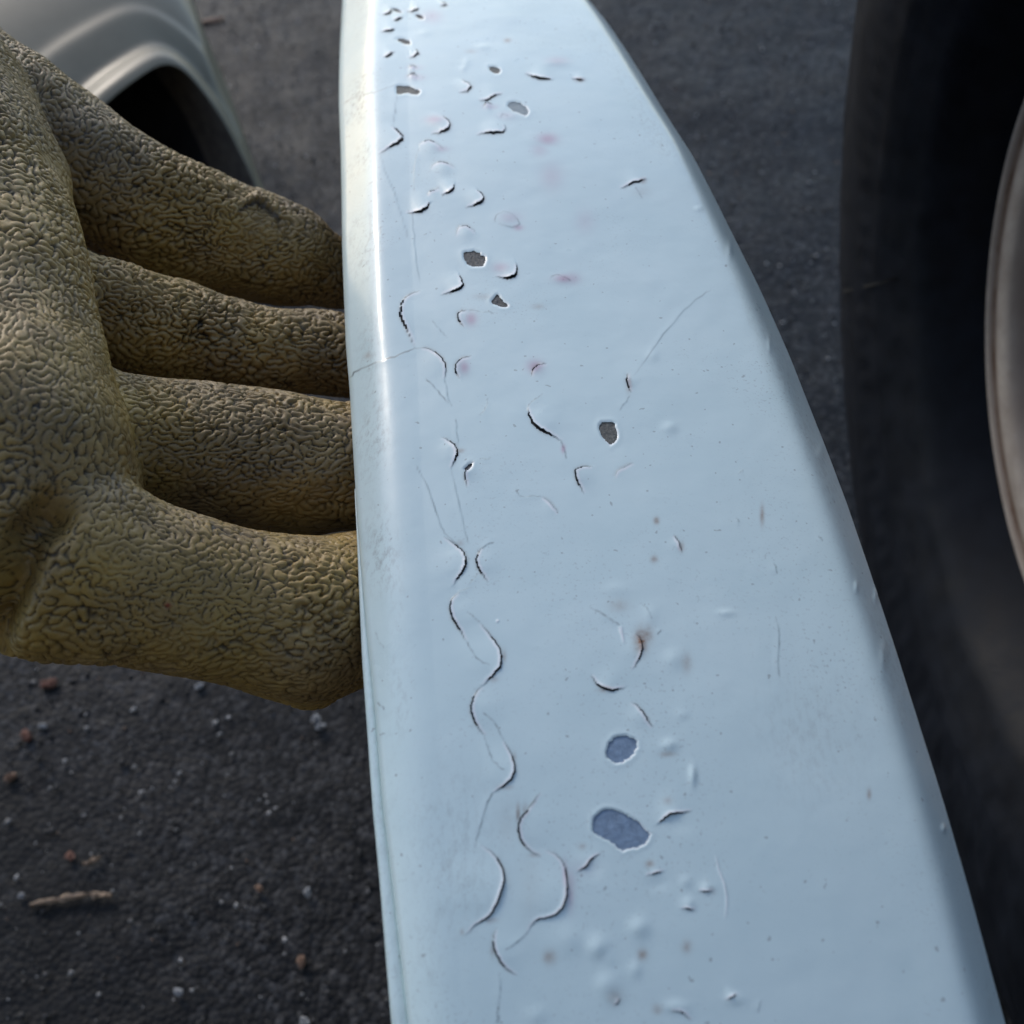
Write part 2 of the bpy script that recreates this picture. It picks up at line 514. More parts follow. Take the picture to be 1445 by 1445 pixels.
def build_fender():
    root = empty('fender', tuple(on_ground(250, 330)))
    tag(root, 'silver-beige car fender with a dark arched wheel opening, on the asphalt behind the glove', 'fender')
    n = 90
    # (px, py, depth) of the arched opening's edge, from hidden left foot over the apex to the right foot
    lip = smooth_curve([(60, 420, .80), (95, 260, .815), (128, 172, .825), (155, 142, .835), (187, 117, .845), (223, 93, .86), (246, 93, .868), (270, 110, .872), (299, 150, .878), (324, 190, .882), (346, 236, .886), (364, 280, .888), (385, 350, .885)], n)
    outer = smooth_curve([(-330, 420, .80), (-330, 150, .84), (-300, -40, .90), (-140, -170, .98), (40, -200, 1.02), (190, -150, 1.02), (255, -60, 1.0), (275, 10, .98), (301, 74, .95), (322, 122, .93), (341, 180, .915), (362, 240, .902), (384, 295, .896), (405, 352, .888)], n)
    L3 = at(lip[:, 0], lip[:, 1], lip[:, 2]); O3 = at(outer[:, 0], outer[:, 1], outer[:, 2])
    toward = (CAMP - L3.mean(0)); toward /= np.linalg.norm(toward)
    nv = 90
    v = np.linspace(0, 1, nv) ** 1.5
    P = L3[None] * (1 - v)[:, None, None] + O3[None] * v[:, None, None]
    span = np.linalg.norm(O3 - L3, axis=1)
    # flared roll round the opening, then the body surface swelling gently
    flare = 0.021 * np.exp(-(v[:, None] * span[None] / 0.024) ** 4) * np.clip(span / 0.03, 0, 1)[None]
    crease = 0.004 * (1 / (1 + np.exp(-(v[:, None] * span[None] - 0.085) / 0.003)))
    swell = 0.045 * np.sin(np.pi * np.clip(v, 0, 1) * 0.95)[:, None] * np.clip(span / 0.25, 0, 1)[None]
    P = P + (flare + swell - crease)[..., None] * toward
    o = mesh_np('outer_skin', P.reshape(-1, 3), grid_faces(nv, n), M['silver']); adopt(o, root)
    so = o.modifiers.new('t', 'SOLIDIFY'); so.thickness = 0.0015; so.offset = -1
    # return flange going inwards from the edge
    back = np.array([-0.62, 0.72, -0.12]); back /= np.linalg.norm(back)
    e0 = P[0] - toward * 0.0005
    cen = 0.5 * (e0[0] + e0[-1])
    q = np.linspace(0, 1, 10)
    F3 = e0[None] + q[:, None, None] * (back * 0.075) + (q ** 1.5)[:, None, None] * 0.06 * (cen - e0)[None]
    o = mesh_np('return_flange', F3.reshape(-1, 3), grid_faces(10, n), M['flange']); adopt(o, root)
    e1 = F3[-1]
    Q3 = np.stack([e1, e1 * 0.93 + cen * 0.07 + back * 0.05, e1 * 0.75 + cen * 0.25 + back * 0.13, e1 * 0.3 + cen * 0.7 + back * 0.15, e1 * 0 + cen + back * 0.15])
    o = mesh_np('wheel_arch_liner', Q3.reshape(-1, 3), grid_faces(5, n), M['liner']); adopt(o, root)


build_fender()

# ------------------------------------------------------------------ white panel
def interp(tab, y):
    t = np.array(tab, float); return np.interp(y, t[:, 0], t[:, 1])


L_TAB = [(-120, 489), (0, 483.5), (70, 479.5), (140, 478), (225, 481), (360, 483), (491, 488), (546, 493), (684, 501), (748, 505.5), (884, 516.6), (1003, 529), (1139, 540), (1250, 554), (1444, 576), (1560, 588)]
R_TAB = [(-120, 720), (-60, 768), (0, 809), (58, 858), (103, 889), (174, 934), (237, 976), (326, 1023), (411, 1068), (504, 1112), (600, 1153), (703, 1193), (792, 1224), (912, 1264), (1037, 1304), (1136, 1336), (1253, 1372), (1358, 1402), (1444, 1427), (1560, 1458)]


def smooth1(a, k):
    ker = np.hanning(k + 2)[1:-1]; ker /= ker.sum()
    return np.convolve(np.pad(a, k // 2, mode='edge'), ker, 'valid')[:len(a)]


def panel_depth(y):
    inv = 2.50 + 0.00247 * y
    inv = inv - 0.0000006 * np.clip(y - 560, 0, None) ** 2      # and turns down towards the viewer
    inv = inv - 0.0000018 * np.clip(330 - y, 0, None) ** 2      # the panel bows away at its far end
    return 1.0 / inv


NR, Y0, Y1 = 1120, -75.0, 1520.0


def build_surface(nflat=416, nr=NR):
    y = np.linspace(Y0, Y1, nr)
    kk = max(3, nr // 25) | 1
    Lx = smooth1(interp(L_TAB, y), kk); Rx = smooth1(interp(R_TAB, y), kk)
    D = panel_depth(y)
    A = at(Lx, y, D); B = at(Rx, y, D)
    e = B - A; W = np.linalg.norm(e, axis=1); e /= W[:, None]
    mid = (A + B) / 2
    t = np.gradient(A * .5 + B * .5, axis=0); t /= np.linalg.norm(t, axis=1)[:, None]
    n = np.cross(e, -t); n /= np.linalg.norm(n, axis=1)[:, None]
    n = np.where((np.einsum('ij,ij->i', n, CAMP - mid) < 0)[:, None], -n, n)
    rl = (58 * D / FPX)[:, None]; zl = 0.62 * rl
    wb = (interp([(0, 26), (300, 34), (600, 50), (1100, 52), (1444, 64)], y) * D / FPX)[:, None]
    bl = (interp([(0, 50), (500, 50), (900, 46), (1444, 40)], y) * D / FPX)[:, None]      # sloped strip along the left edge
    rc = (interp([(0, 4.5), (450, 5), (700, 10), (1000, 15), (1444, 17)], y) * D / FPX)[:, None]
    el = 9 * D[:, None] / FPX; eh = 0.8 * el
    slope = 0.82
    rl = 2.0 * bl

    def left_drop(s_):
        k_ = np.clip((el - s_) / el, 0, 1)
        return slope * rc * np.logaddexp(0, (bl - s_) / rc) + eh * (1 - np.sqrt(1 - k_ * k_))

    zl = left_drop(0 * rl)
    th = np.linspace(0.0, 1, 60)[None]
    s_roll = rl * (th ** 1.6); z_roll = zl - left_drop(s_roll)
    q = np.linspace(0, 1, nflat)[1:][None]
    q = 1 - (1 - q) ** 1.12
    s_flat = rl + (W[:, None] - rl) * q
    rr = 0.0011
    drop = 0.95 * rr * np.logaddexp(0, (wb * 1.0 - (W[:, None] - s_flat)) / rr)
    crown = 0.0022 * (1 - ((s_flat - rl) / (W[:, None] - rl) * 2 - 1) ** 2) * 0.6
    z_flat = zl - left_drop(s_flat) - drop + crown
    k = np.linspace(1, 0, 7)[None, :-1]
    s_bl = 0.0012 * k ** 2; z_bl = -0.010 * k + 0 * s_bl
    k2 = np.linspace(0, 1, 7)[None, 1:]
    s_br = W[:, None] - 0.004 * k2 ** 1.3; z_br = z_flat[:, -1:] - 0.014 * k2
    s = np.concatenate([s_bl + 0 * rl, s_roll, s_flat, s_br], 1); z = np.concatenate([z_bl + 0 * rl, z_roll, z_flat, z_br], 1)
    P = A[:, None] + s[..., None] * e[:, None] + z[..., None] * n[:, None]
    return P, n, y, s / W[:, None]


def T(ox, oy, k):
    return lambda *p: np.array([(ox + x / k, oy + y / k) for x, y in zip(p[::2], p[1::2])], float)


a4 = T(460, 0, 3.6125); a5 = T(460, 380, 3.6125); a6 = T(500, 740, 3.6125); a7 = T(540, 1045, 3.6125)
b2 = T(780, 780, 4.817); b3 = T(780, 1000, 4.817); b4 = T(780, 1145, 4.817); b8 = T(700, 480, 5.558)
d8 = T(800, 0, 2.24); d1 = T(800, 600, 2.24)

# bare spots where the paint has come off: outline, finish
CHIPS = [
    (a4(700, 1285, 755, 1275, 815, 1310, 805, 1355, 750, 1360, 715, 1345, 700, 1320), 'patch_dark'),
    (a4(825, 340, 860, 338, 893, 358, 880, 375, 845, 370), 'patch_grey'),
    (a4(920, 528, 965, 518, 1005, 530, 1035, 570, 1015, 592, 970, 568, 930, 548), 'patch_pale'),
    (a4(355, 435, 430, 440, 483, 462, 470, 482, 420, 475, 360, 478), 'patch_grey'),
    (a4(350, 197, 385, 193, 425, 205, 435, 225, 395, 222), 'patch_dark'),
    (a4(445, 72, 485, 76, 505, 97, 470, 97), 'patch_dark'),
    (a4(325, 38, 360, 43, 392, 64, 350, 60), 'patch_grey'),
    (a5(838, 170, 872, 122, 905, 165, 935, 185, 910, 196, 870, 185), 'patch_dark'),
    (b8(808, 655, 850, 635, 925, 640, 948, 700, 950, 770, 895, 825, 840, 760, 810, 705), 'patch_grey'),
    (b3(358, 320, 378, 240, 415, 200, 460, 180, 520, 192, 573, 222, 570, 265, 540, 325, 490, 350, 440, 375, 395, 350), 'patch_blue'),
    (b3(270, 760, 300, 715, 350, 682, 400, 682, 470, 705, 560, 755, 610, 795, 640, 838, 662, 850, 640, 905, 590, 940, 530, 945, 465, 968, 440, 935, 400, 905, 330, 870, 272, 840), 'patch_blue'),
    (a5(700, 1012, 752, 983, 742, 1012, 718, 1034), 'patch_dark'),
]
# lifted flakes: crack line, a point on the lifted side, gap (px), lift (mm), reach (px)
FLAKES = [
    (a4(285, 77, 320, 72, 345, 55), a4(305, 50)[0], 1.3, .5, 12),
    (a4(415, 60, 455, 60, 477, 43), a4(440, 40)[0], 1.2, .6, 12),
    (a4(580, 33, 612, 30, 612, 18, 585, 8), a4(590, 20)[0], .9, .5, 12),
    (a4(340, 107, 370, 103, 390, 88), a4(360, 85)[0], 1.2, .5, 12),
    (a4(280, 162, 325, 160, 348, 148), a4(305, 138)[0], 1.2, .6, 13),
    (a4(295, 292, 325, 285, 348, 263), a4(310, 262)[0], 1.5, .6, 13),
    (a4(425, 295, 455, 288, 472, 270, 460, 250), a4(440, 268)[0], 1.1, .6, 12),
    (a4(270, 785, 300, 765, 350, 738, 387, 715, 392, 695, 360, 660, 335, 640), a4(320, 690)[0], 1.8, .8, 20),
    (a4(535, 684, 580, 680, 615, 665, 637, 640, 622, 610, 590, 590), a4(560, 630)[0], 1.7, .9, 20),
    (a4(675, 472, 715, 468, 744, 450, 735, 428, 690, 405), a4(690, 445)[0], 1.4, .8, 16),
    (a4(590, 994, 625, 985, 652, 965, 656, 940), a4(605, 950)[0], 1.6, .8, 18),
    (a4(415, 1090, 470, 1083, 512, 1066, 532, 1036), a4(465, 1035)[0], 1.9, .9, 20),
    (a4(710, 1057, 760, 1050, 797, 1030, 806, 1005, 770, 965), a4(740, 1015)[0], 1.5, .9, 20),
    (a4(865, 1411, 920, 1422, 957, 1412, 977, 1390, 968, 1340), a4(900, 1375)[0], 1.5, .9, 20),
    (a4(780, 512, 830, 512, 850, 490, 900, 478), a4(815, 485)[0], 1.1, .5, 12),
    (a4(770, 690, 785, 682, 830, 680, 890, 680, 920, 668, 908, 635), a4(850, 650)[0], 1.2, .7, 16),
    (a4(1015, 376, 1065, 395, 1110, 405, 1160, 405), a4(1090, 370)[0], 2.0, .8, 16),
    (a4(1250, 397, 1290, 410, 1318, 407), a4(1290, 385)[0], 1.2, .4, 10),
    (a4(475, 745, 490, 720, 540, 715, 600, 760), a4(530, 750)[0], .5, .35, 14),
    (a4(530, 860, 560, 825, 620, 830, 660, 855), a4(600, 870)[0], .4, .35, 16),
    (a4(515, 1000, 530, 975, 580, 962), a4(560, 1000)[0], .4, .3, 12),
    (a4(658, 1200, 680, 1150, 730, 1155, 765, 1185), a4(710, 1200)[0], .6, .35, 14),
    (a4(420, 345, 435, 330, 465, 345), a4(450, 355)[0], .9, .4, 10),
    (a4(418, 395, 425, 375, 450, 378, 470, 390), a4(450, 400)[0], .9, .4, 10),
    (a4(805, 540, 815, 520, 850, 530), a4(835, 545)[0], .9, .4, 10),
    (a5(585, 132, 640, 115, 692, 98, 700, 70, 680, 25), a5(640, 65)[0], 1.8, .8, 20),
    (a5(480, 108, 430, 125, 395, 155, 380, 190, 382, 250, 405, 290, 430, 340, 448, 395), a5(450, 210)[0], 1.3, .5, 18),
    (a5(720, 208, 680, 215, 668, 240, 680, 270, 700, 295), a5(740, 245)[0], 1.7, .5, 14),
    (a5(480, 400, 540, 410, 580, 440, 605, 470, 612, 510, 605, 560), a5(530, 500)[0], .9, .5, 20),
    (a5(740, 440, 680, 458, 657, 490, 658, 520, 680, 555), a5(715, 500)[0], 1.7, .6, 16),
    (a5(1125, 480, 1080, 485, 1055, 505, 1046, 545), a5(1090, 525)[0], 1.3, .4, 14),
    (a5(1028, 700, 1034, 735, 1045, 770, 1070, 803, 1110, 830, 1160, 850, 1200, 875), a5(1120, 780)[0], 2.1, .7, 20),
    (a5(590, 855, 630, 875, 658, 900, 671, 932, 660, 970, 638, 1015), a5(600, 940)[0], 1.9, .6, 16),
    (a5(757, 978, 720, 1005, 705, 1040, 716, 1110), a5(760, 1050)[0], 1.4, .5, 14),
    (a5(1360, 1003, 1280, 1008, 1268, 1040, 1280, 1080, 1315, 1142), a5(1340, 1060)[0], 1.5, .6, 18),
    (a5(1100, 1158, 1150, 1195, 1185, 1243), a5(1110, 1210)[0], .7, .3, 14),
    (a6(460, 62, 520, 105, 555, 140, 574, 185, 562, 230, 530, 270, 505, 310), a6(480, 190)[0], 1.6, .8, 24),
    (a6(650, 118, 624, 160, 622, 200, 640, 240, 682, 292), a6(700, 190)[0], 1.3, .5, 18),
    (a6(528, 345, 495, 385, 485, 430, 500, 480, 535, 530, 570, 595), a6(570, 430)[0], 1.7, .6, 22),
    (a6(640, 500, 700, 575, 740, 630, 756, 680, 742, 735, 700, 780, 650, 825), a6(640, 680)[0], 1.7, .8, 24),
    (a6(650, 822, 615, 865, 593, 925, 600, 975, 625, 1025, 665, 1080), a6(690, 930)[0], 1.8, .6, 22),
    (a6(760, 1100, 800, 1170, 823, 1240, 806, 1295, 750, 1345, 705, 1368), a6(730, 1250)[0], 1.5, .7, 22),
    (a6(1205, 770, 1240, 820, 1280, 842, 1320, 848, 1380, 833), a6(1300, 795)[0], 1.5, .6, 18),
    (a7(800, 265, 750, 340, 705, 390, 688, 440, 700, 500, 730, 545, 805, 592), a7(800, 450)[0], 1.6, .6, 26),
    (a7(500, 532, 560, 570, 600, 620, 623, 680, 611, 760, 580, 840, 540, 905, 480, 935, 425, 990), a7(490, 750)[0], 1.8, 1.1, 34),
    (a7(830, 558, 880, 575, 920, 620, 938, 680, 943, 760, 930, 840, 890, 885, 840, 905, 790, 910, 740, 975), a7(840, 740)[0], 1.1, 1.0, 36),
    (a7(582, 955, 560, 1000, 565, 1060, 590, 1115, 630, 1165, 685, 1197), a7(650, 1050)[0], 1.4, .6, 20),
    (a7(1110, 570, 1060, 610, 1040, 645, 995, 670), a7(1030, 600)[0], .9, .9, 18),
    (a7(1340, 693, 1390, 675, 1435, 668), a7(1380, 640)[0], .6, .6, 16),
    (b2(560, 550, 590, 570, 608, 610, 605, 680, 580, 740, 545, 792), b2(560, 650)[0], 1.1, .5, 14),
    (b2(540, 1015, 590, 1050, 620, 1095, 650, 1145, 677, 1180), b2(570, 1130)[0], 1.1, .4, 12),
    (b3(945, 696, 870, 708, 795, 718, 760, 750, 715, 782), b3(800, 660)[0], 1.1, .9, 18),
    (b3(985, 1240, 1040, 1246, 1085, 1240), b3(1040, 1205)[0], .7, .6, 14),
    (b3(870, 1362, 920, 1362, 970, 1372), b3(920, 1325)[0], .6, .6, 14),
    (b4(1180, 1285, 1215, 1262, 1250, 1245), b4(1200, 1245)[0], .5, .8, 16),
    (b4(800, 1352, 860, 1358, 900, 1385, 945, 1418), b4(850, 1325)[0], .7, .5, 16),
    (b4(458, 1270, 445, 1300, 425, 1320), b4(410, 1270)[0], .9, .4, 14),
    (d8(170, 597, 215, 575, 252, 567), d8(215, 555)[0], 1.3, .5, 10),
    (d8(192, 1180, 188, 1205, 202, 1240), d8(215, 1205)[0], 1.3, .5, 8),
    (d1(338, 347, 355, 370, 363, 402), d1(345, 390)[0], 1.0, .4, 10),
    (d1(210, 118, 160, 140, 150, 165), d1(180, 150)[0], .3, .2, 8),
]
# hairline cracks: line, half width px, darkness
HAIR = [
    (a5(118, 555, 150, 520, 230, 485, 320, 455, 400, 425, 448, 405, 490, 402), .75, .8),
    (a5(605, 560, 620, 640, 640, 700), .6, .35), (a5(510, 555, 560, 610, 625, 682), .7, .6),
    (a5(540, 260, 580, 310, 620, 350), .6, .3),
    (a5(460, 995, 520, 1110, 570, 1260, 600, 1340, 640, 1375, 690, 1430), .6, .5),
    (a5(640, 1020, 670, 1150, 710, 1330, 725, 1400), .6, .35), (a5(660, 760, 670, 830, 675, 900), .5, .35),
    (a5(780, 745, 815, 715, 825, 655), .6, .35), (a5(1030, 695, 1060, 668, 1105, 635), .6, .45),
    (a5(965, 1120, 990, 1165, 1060, 1155, 1110, 1160), .6, .4), (a5(1195, 870, 1215, 920, 1225, 970), .7, .5),
    (a5(785, 970, 840, 962), .6, .4), (a5(715, 208, 800, 215, 860, 222), .5, .4),
    (a6(715, 90, 680, 100, 645, 125), .6, .55), (a6(580, 310, 630, 250), .6, .4), (a6(525, 348, 570, 325, 600, 322), .5, .3),
    (a6(570, 595, 600, 650, 640, 700, 692, 722), .6, .6), (a6(575, 445, 640, 500), .5, .5),
    (a6(655, 960, 720, 1010, 760, 1100), .6, .6), (a6(665, 1080, 690, 1180, 730, 1235, 768, 1255), .6, .55),
    (a7(560, 265, 530, 330, 500, 430, 465, 550), .65, .55), (a6(705, 1368, 690, 1395, 668, 1445), .6, .6),
    (a6(945, 1370, 900, 1445), .6, .4),
    (a7(740, 975, 690, 1025, 625, 1068), .65, .6), (a7(595, 1180, 600, 1280, 590, 1360), .5, .4), (a7(590, 1355, 586, 1400, 588, 1445), .9, .8),
    (a6(1205, 425, 1280, 470, 1350, 515), .6, .5), (b2(250, 370, 330, 405, 380, 440, 460, 492), .6, .5),
    (b2(595, 340, 640, 375, 680, 450), .5, .3), (b2(738, 523, 718, 555), .6, .6),
    (d8(455, 915, 380, 970, 310, 1050, 270, 1110, 210, 1190), .7, .32), (d8(200, 1250, 165, 1300), .6, .3), (d8(215, 590, 240, 630), .6, .3),
    (d1(655, 435, 665, 470), .6, .5), (d1(660, 605, 675, 670, 668, 730, 672, 800), .7, .4),
    (a4(275, 780, 300, 880, 350, 980, 385, 1100, 420, 1220), .6, .28), (a4(360, 480, 355, 560, 340, 650), .6, .35),
    (a4(90, 525, 150, 490, 260, 468, 320, 440, 355, 435), .7, .5), (a4(440, 1060, 445, 1180, 460, 1330, 480, 1445), .6, .25),
    (a4(450, 980, 445, 860, 475, 745), .6, .28), (a4(200, 1260, 230, 1200, 225, 1080), .5, .3), (a4(240, 1280, 270, 1220, 280, 1150), .5, .4),
    (a4(860, 1135, 860, 1110, 885, 1080, 930, 1080, 965, 1105, 990, 1140, 965, 1160, 920, 1155, 880, 1140), .6, .4),
    (a4(1142, 1420, 1160, 1400, 1200, 1402, 1250, 1435), .8, .5), (a4(930, 592, 900, 578, 890, 600), .5, .35),
    (a4(220, 940, 250, 920), .8, .4), (a5(195, 362, 240, 362), 1.0, .25),
    (a6(115, 905, 155, 942), .9, .6), (a6(130, 1075, 158, 1065), .9, .55), (a6(105, 545, 150, 640), .8, .3),
    (a7(690, 340, 688, 400), 1.2, .15), (b4(1420, 1280, 1400, 1330, 1398, 1370), .6, .35), (d1(150, 1015, 165, 1005), .5, .4),
    (d1(540, 152, 558, 143), .7, .35), (d1(795, 350, 808, 362), .8, .5), (d1(535, 293, 545, 303), .7, .4),
]
SCRATCH = [(b3(1105, 990, 1125, 1090, 1165, 1190, 1185, 1300, 1172, 1430), .9), (b2(465, 495, 470, 560, 485, 620), 1.1), (b2(452, 500, 462, 560), .8),
           (a6(725, 500, 735, 485), 1.2)]
# rust / pink stains: x, y, rx, ry, strength
RUST = [(*b2(600, 600)[0], 9, 16, .95), (*b2(640, 560)[0], 8, 12, .5), (*b2(690, 45)[0], 5, 5, .5), (*b2(450, 360)[0], 14, 9, .22), (*b2(910, 750)[0], 7, 13, .30),
        (*b2(360, 930)[0], 10, 4, .45), (*b2(780, 310)[0] + np.array([0, 222 - 222]), 8, 4, .0), (*b3(780, 310)[0], 11, 4, .35), (*b3(780, 630)[0], 7, 6, .25), (*b3(660, 1055)[0], 6, 5, .5),
        (*b3(1080, 1240)[0], 5, 5, .25), (*b4(610, 975)[0], 7, 8, .5), (*b4(910, 920)[0], 7, 9, .35), (*b4(420, 1260)[0], 11, 12, .25), (*b4(710, 1345)[0], 7, 7, .35),
        (*a7(850, 1105)[0], 9, 10, .42), (*b4(200, 240)[0], 6, 5, .25), (*a4(1295, 408)[0], 7, 3, .6), (*a4(925, 205)[0], 5, 3, .6), (*a4(740, 262)[0], 8, 3, .25),
        (*d8(240, 572)[0], 5, 4, .5), (*d8(235, 605)[0], 12, 8, .13), (*d1(283, 302)[0], 4, 5, .6), (*d1(617, 285)[0], 3, 13, .55), (*d1(955, 1165)[0], 3, 7, .5), (*d1(362, 385)[0], 4, 7, .4),
        (*a5(215, 440)[0], 5, 5, .3), (*a5(685, 925)[0], 6, 3, .4), (*a5(800, 140)[0], 14, 4, .2), (*a5(1080, 190)[0], 9, 4, .25), (*a6(540, 95)[0], 6, 4, .25), (*a6(710, 790)[0], 6, 4, .3), (*a6(815, 1185)[0], 3, 7, .3),
        (*a6(770, 1340)[0], 10, 4, .3), (*a7(690, 370)[0], 3, 13, .5), (*a7(725, 350)[0], 4, 9, .3), (*a7(550, 915)[0], 9, 4, .35), (*a7(405, 975)[0], 3, 5, .3), (*a7(560, 1070)[0], 3, 10, .35), (*a7(770, 585)[0], 8, 3, .3),
        (*a6(765, 670)[0], 3, 8, .3), (*d8(195, 1215)[0], 4, 11, .4), (*a7(750, 750)[0], 14, 60, .07), (*a7(640, 420)[0], 16, 30, .09), (*d1(800, 950)[0], 60, 60, .03)]
PINK = [(*a4(555, 612)[0], 13, 6, .40), (*a4(1130, 708)[0], 14, 8, .48), (*a4(540, 85)[0], 14, 9, .30), (*a4(890, 1365)[0], 12, 7, .3), (*a4(940, 1110)[0], 15, 8, .22),
        (*a4(1215, 1420)[0], 14, 6, .5), (*a4(1090, 765)[0], 12, 10, .2), (*a4(1150, 900)[0], 16, 18, .2), (*a5(740, 255)[0], 8, 9, .45), (*a5(705, 500)[0], 7, 9, .42), (*a5(1065, 495)[0], 11, 9, .45),
        (*a5(1210, 915)[0], 3, 6, .5), (*a7(955, 790)[0], 6, 20, .28), (*a7(930, 680)[0], 4, 18, .3), (*a4(1180, 310)[0], 16, 6, .25), (*a4(980, 1160)[0], 7, 4, .4), (*a4(1320, 1130)[0], 14, 16, .14), (*b3(120, 1180)[0], 8, 20, .2), (*a4(590, 760)[0], 10, 4, .25),
        (*a4(840, 545)[0], 10, 4, .25), (*a4(920, 590)[0], 14, 6, .18), (*a4(460, 395)[0], 12, 5, .25), (*a4(455, 345)[0], 10, 4, .2), (*d8(15, 880)[0], 12, 8, .3), (*a7(1000, 650)[0], 25, 12, .08)]
# blisters under the paint: x, y, rx, ry, height mm
BLIST = [(*b4(585, 790)[0], 13, 12, .45), (*b4(300, 930)[0], 13, 14, .5), (*b4(390, 1010)[0], 9, 9, .2), (*b4(560, 1075)[0], 9, 12, .4), (*b4(350, 1170)[0], 12, 14, .35), (*b4(1230, 1275)[0], 14, 9, .4),
         (*b4(830, 1325)[0], 14, 9, .45), (*b4(905, 480)[0], 9, 9, .35), (*b4(920, 625)[0], 11, 9, .35), (*b4(1045, 520)[0], 11, 7, .3), (*a7(950, 1010)[0], 20, 20, .5), (*a7(1100, 1050)[0], 16, 18, .45), (*a7(1310, 960)[0], 16, 18, .35),
         (*a7(1160, 1260)[0], 16, 20, .4), (*a7(780, 1400)[0], 14, 12, .3), (*d8(325, 1352)[0], 10, 8, .5), (*b2(820, 720)[0], 14, 14, .5), (*b2(800, 1300)[0], 12, 9, .4), (*b3(945, 455)[0], 5, 14, .4), (*b2(1180, 410)[0], 12, 5, .35),
         (*b2(880, 1100)[0], 10, 8, .25), (*b2(430, 250)[0], 20, 9, .25), (*b2(660, 430)[0], 10, 14, .3), (*b3(720, 1190)[0], 14, 10, -.3), (*b3(280, 1090)[0], 12, 14, -.3), (*b3(850, 790)[0], 18, 12, -.3),
         (*d8(270, 1125)[0], 8, 7, .3), (*d8(515, 790)[0], 4, 12, .5), (*d8(640, 1090)[0], 3, 12, .4), (*d8(415, 660)[0], 6, 4, .3), (*a4(560, 625)[0], 16, 10, .5), (*a4(550, 750)[0], 14, 7, .3), (*a4(600, 860)[0], 16, 8, .3), (*a4(920, 1120)[0], 16, 10, .3),
         (*a4(1200, 1425)[0], 14, 8, .3), (*a4(800, 240)[0], 9, 4, .4), (*a4(715, 320)[0], 5, 6, .3), (*a4(700, 350)[0], 5, 4, .3), (*a4(940, 600)[0], 14, 6, .3), (*a4(1180, 320)[0], 16, 5, .3), (*a4(500, 170)[0], 10, 4, .3), (*a4(930, 90)[0], 20, 6, .2),
         (*a4(710, 1190)[0], 15, 9, .3), (*d1(1000, 730)[0], 5, 20, .5), (*d1(915, 510)[0], 3, 8, .5), (*d1(975, 540)[0], 3, 10, .5), (*d1(1190, 1275)[0], 3, 6, .7), (*d1(800, 90)[0], 6, 12, .4), (*d1(320, 1015)[0], 10, 7, .3), (*d1(400, 1110)[0], 5, 14, .4)]


def poly_dist(X, Y, pts):
    """distance to polyline, arc parameter 0..1 and side of the nearest segment"""
    seg = np.diff(pts, axis=0); ln = np.linalg.norm(seg, axis=1); cum = np.r_[0, np.cumsum(ln)]
    best = np.full(X.shape, 1e9); tt = np.zeros(X.shape); sd = np.ones(X.shape)
    for k in range(len(seg)):
        dx, dy = X - pts[k, 0], Y - pts[k, 1]
        u = np.clip((dx * seg[k, 0] + dy * seg[k, 1]) / (ln[k] ** 2 + 1e-9), 0, 1)
        d = np.hypot(dx - u * seg[k, 0], dy - u * seg[k, 1])
        m = d < best - 1e-6
        best = np.where(m, d, best); tt = np.where(m, (cum[k] + u * ln[k]) / cum[-1], tt)
        sd = np.where(m, np.sign(seg[k, 0] * dy - seg[k, 1] * dx), sd)
    return best, tt, sd


def poly_sd(X, Y, pts):
    c = np.vstack([pts, pts[:1]])
    d, _, _ = poly_dist(X, Y, c)
    ins = np.zeros(X.shape, bool)
    for (x0, y0), (x1, y1) in zip(c[:-1], c[1:]):
        hit = ((y0 > Y) != (y1 > Y)) & (X < (x1 - x0) * (Y - y0) / (y1 - y0 + 1e-12) + x0)
        ins ^= hit
    return np.where(ins, -d, d)


def rough_outline(p, amp):
    """rounded outline with a torn edge"""
    c = np.vstack([p, p[:1]])
    q = []
    for a, b in zip(c[:-1], c[1:]):
        m = max(2, int(np.linalg.norm(b - a) / 3.5))
        for k in range(m): q.append(a + (b - a) * k / m)
    q = np.array(q)
    q = 0.25 * np.roll(q, 1, 0) + 0.5 * q + 0.25 * np.roll(q, -1, 0)
    return q + rng.normal(size=q.shape) * amp


def curve_pts(p):
    return refine(p, 2)


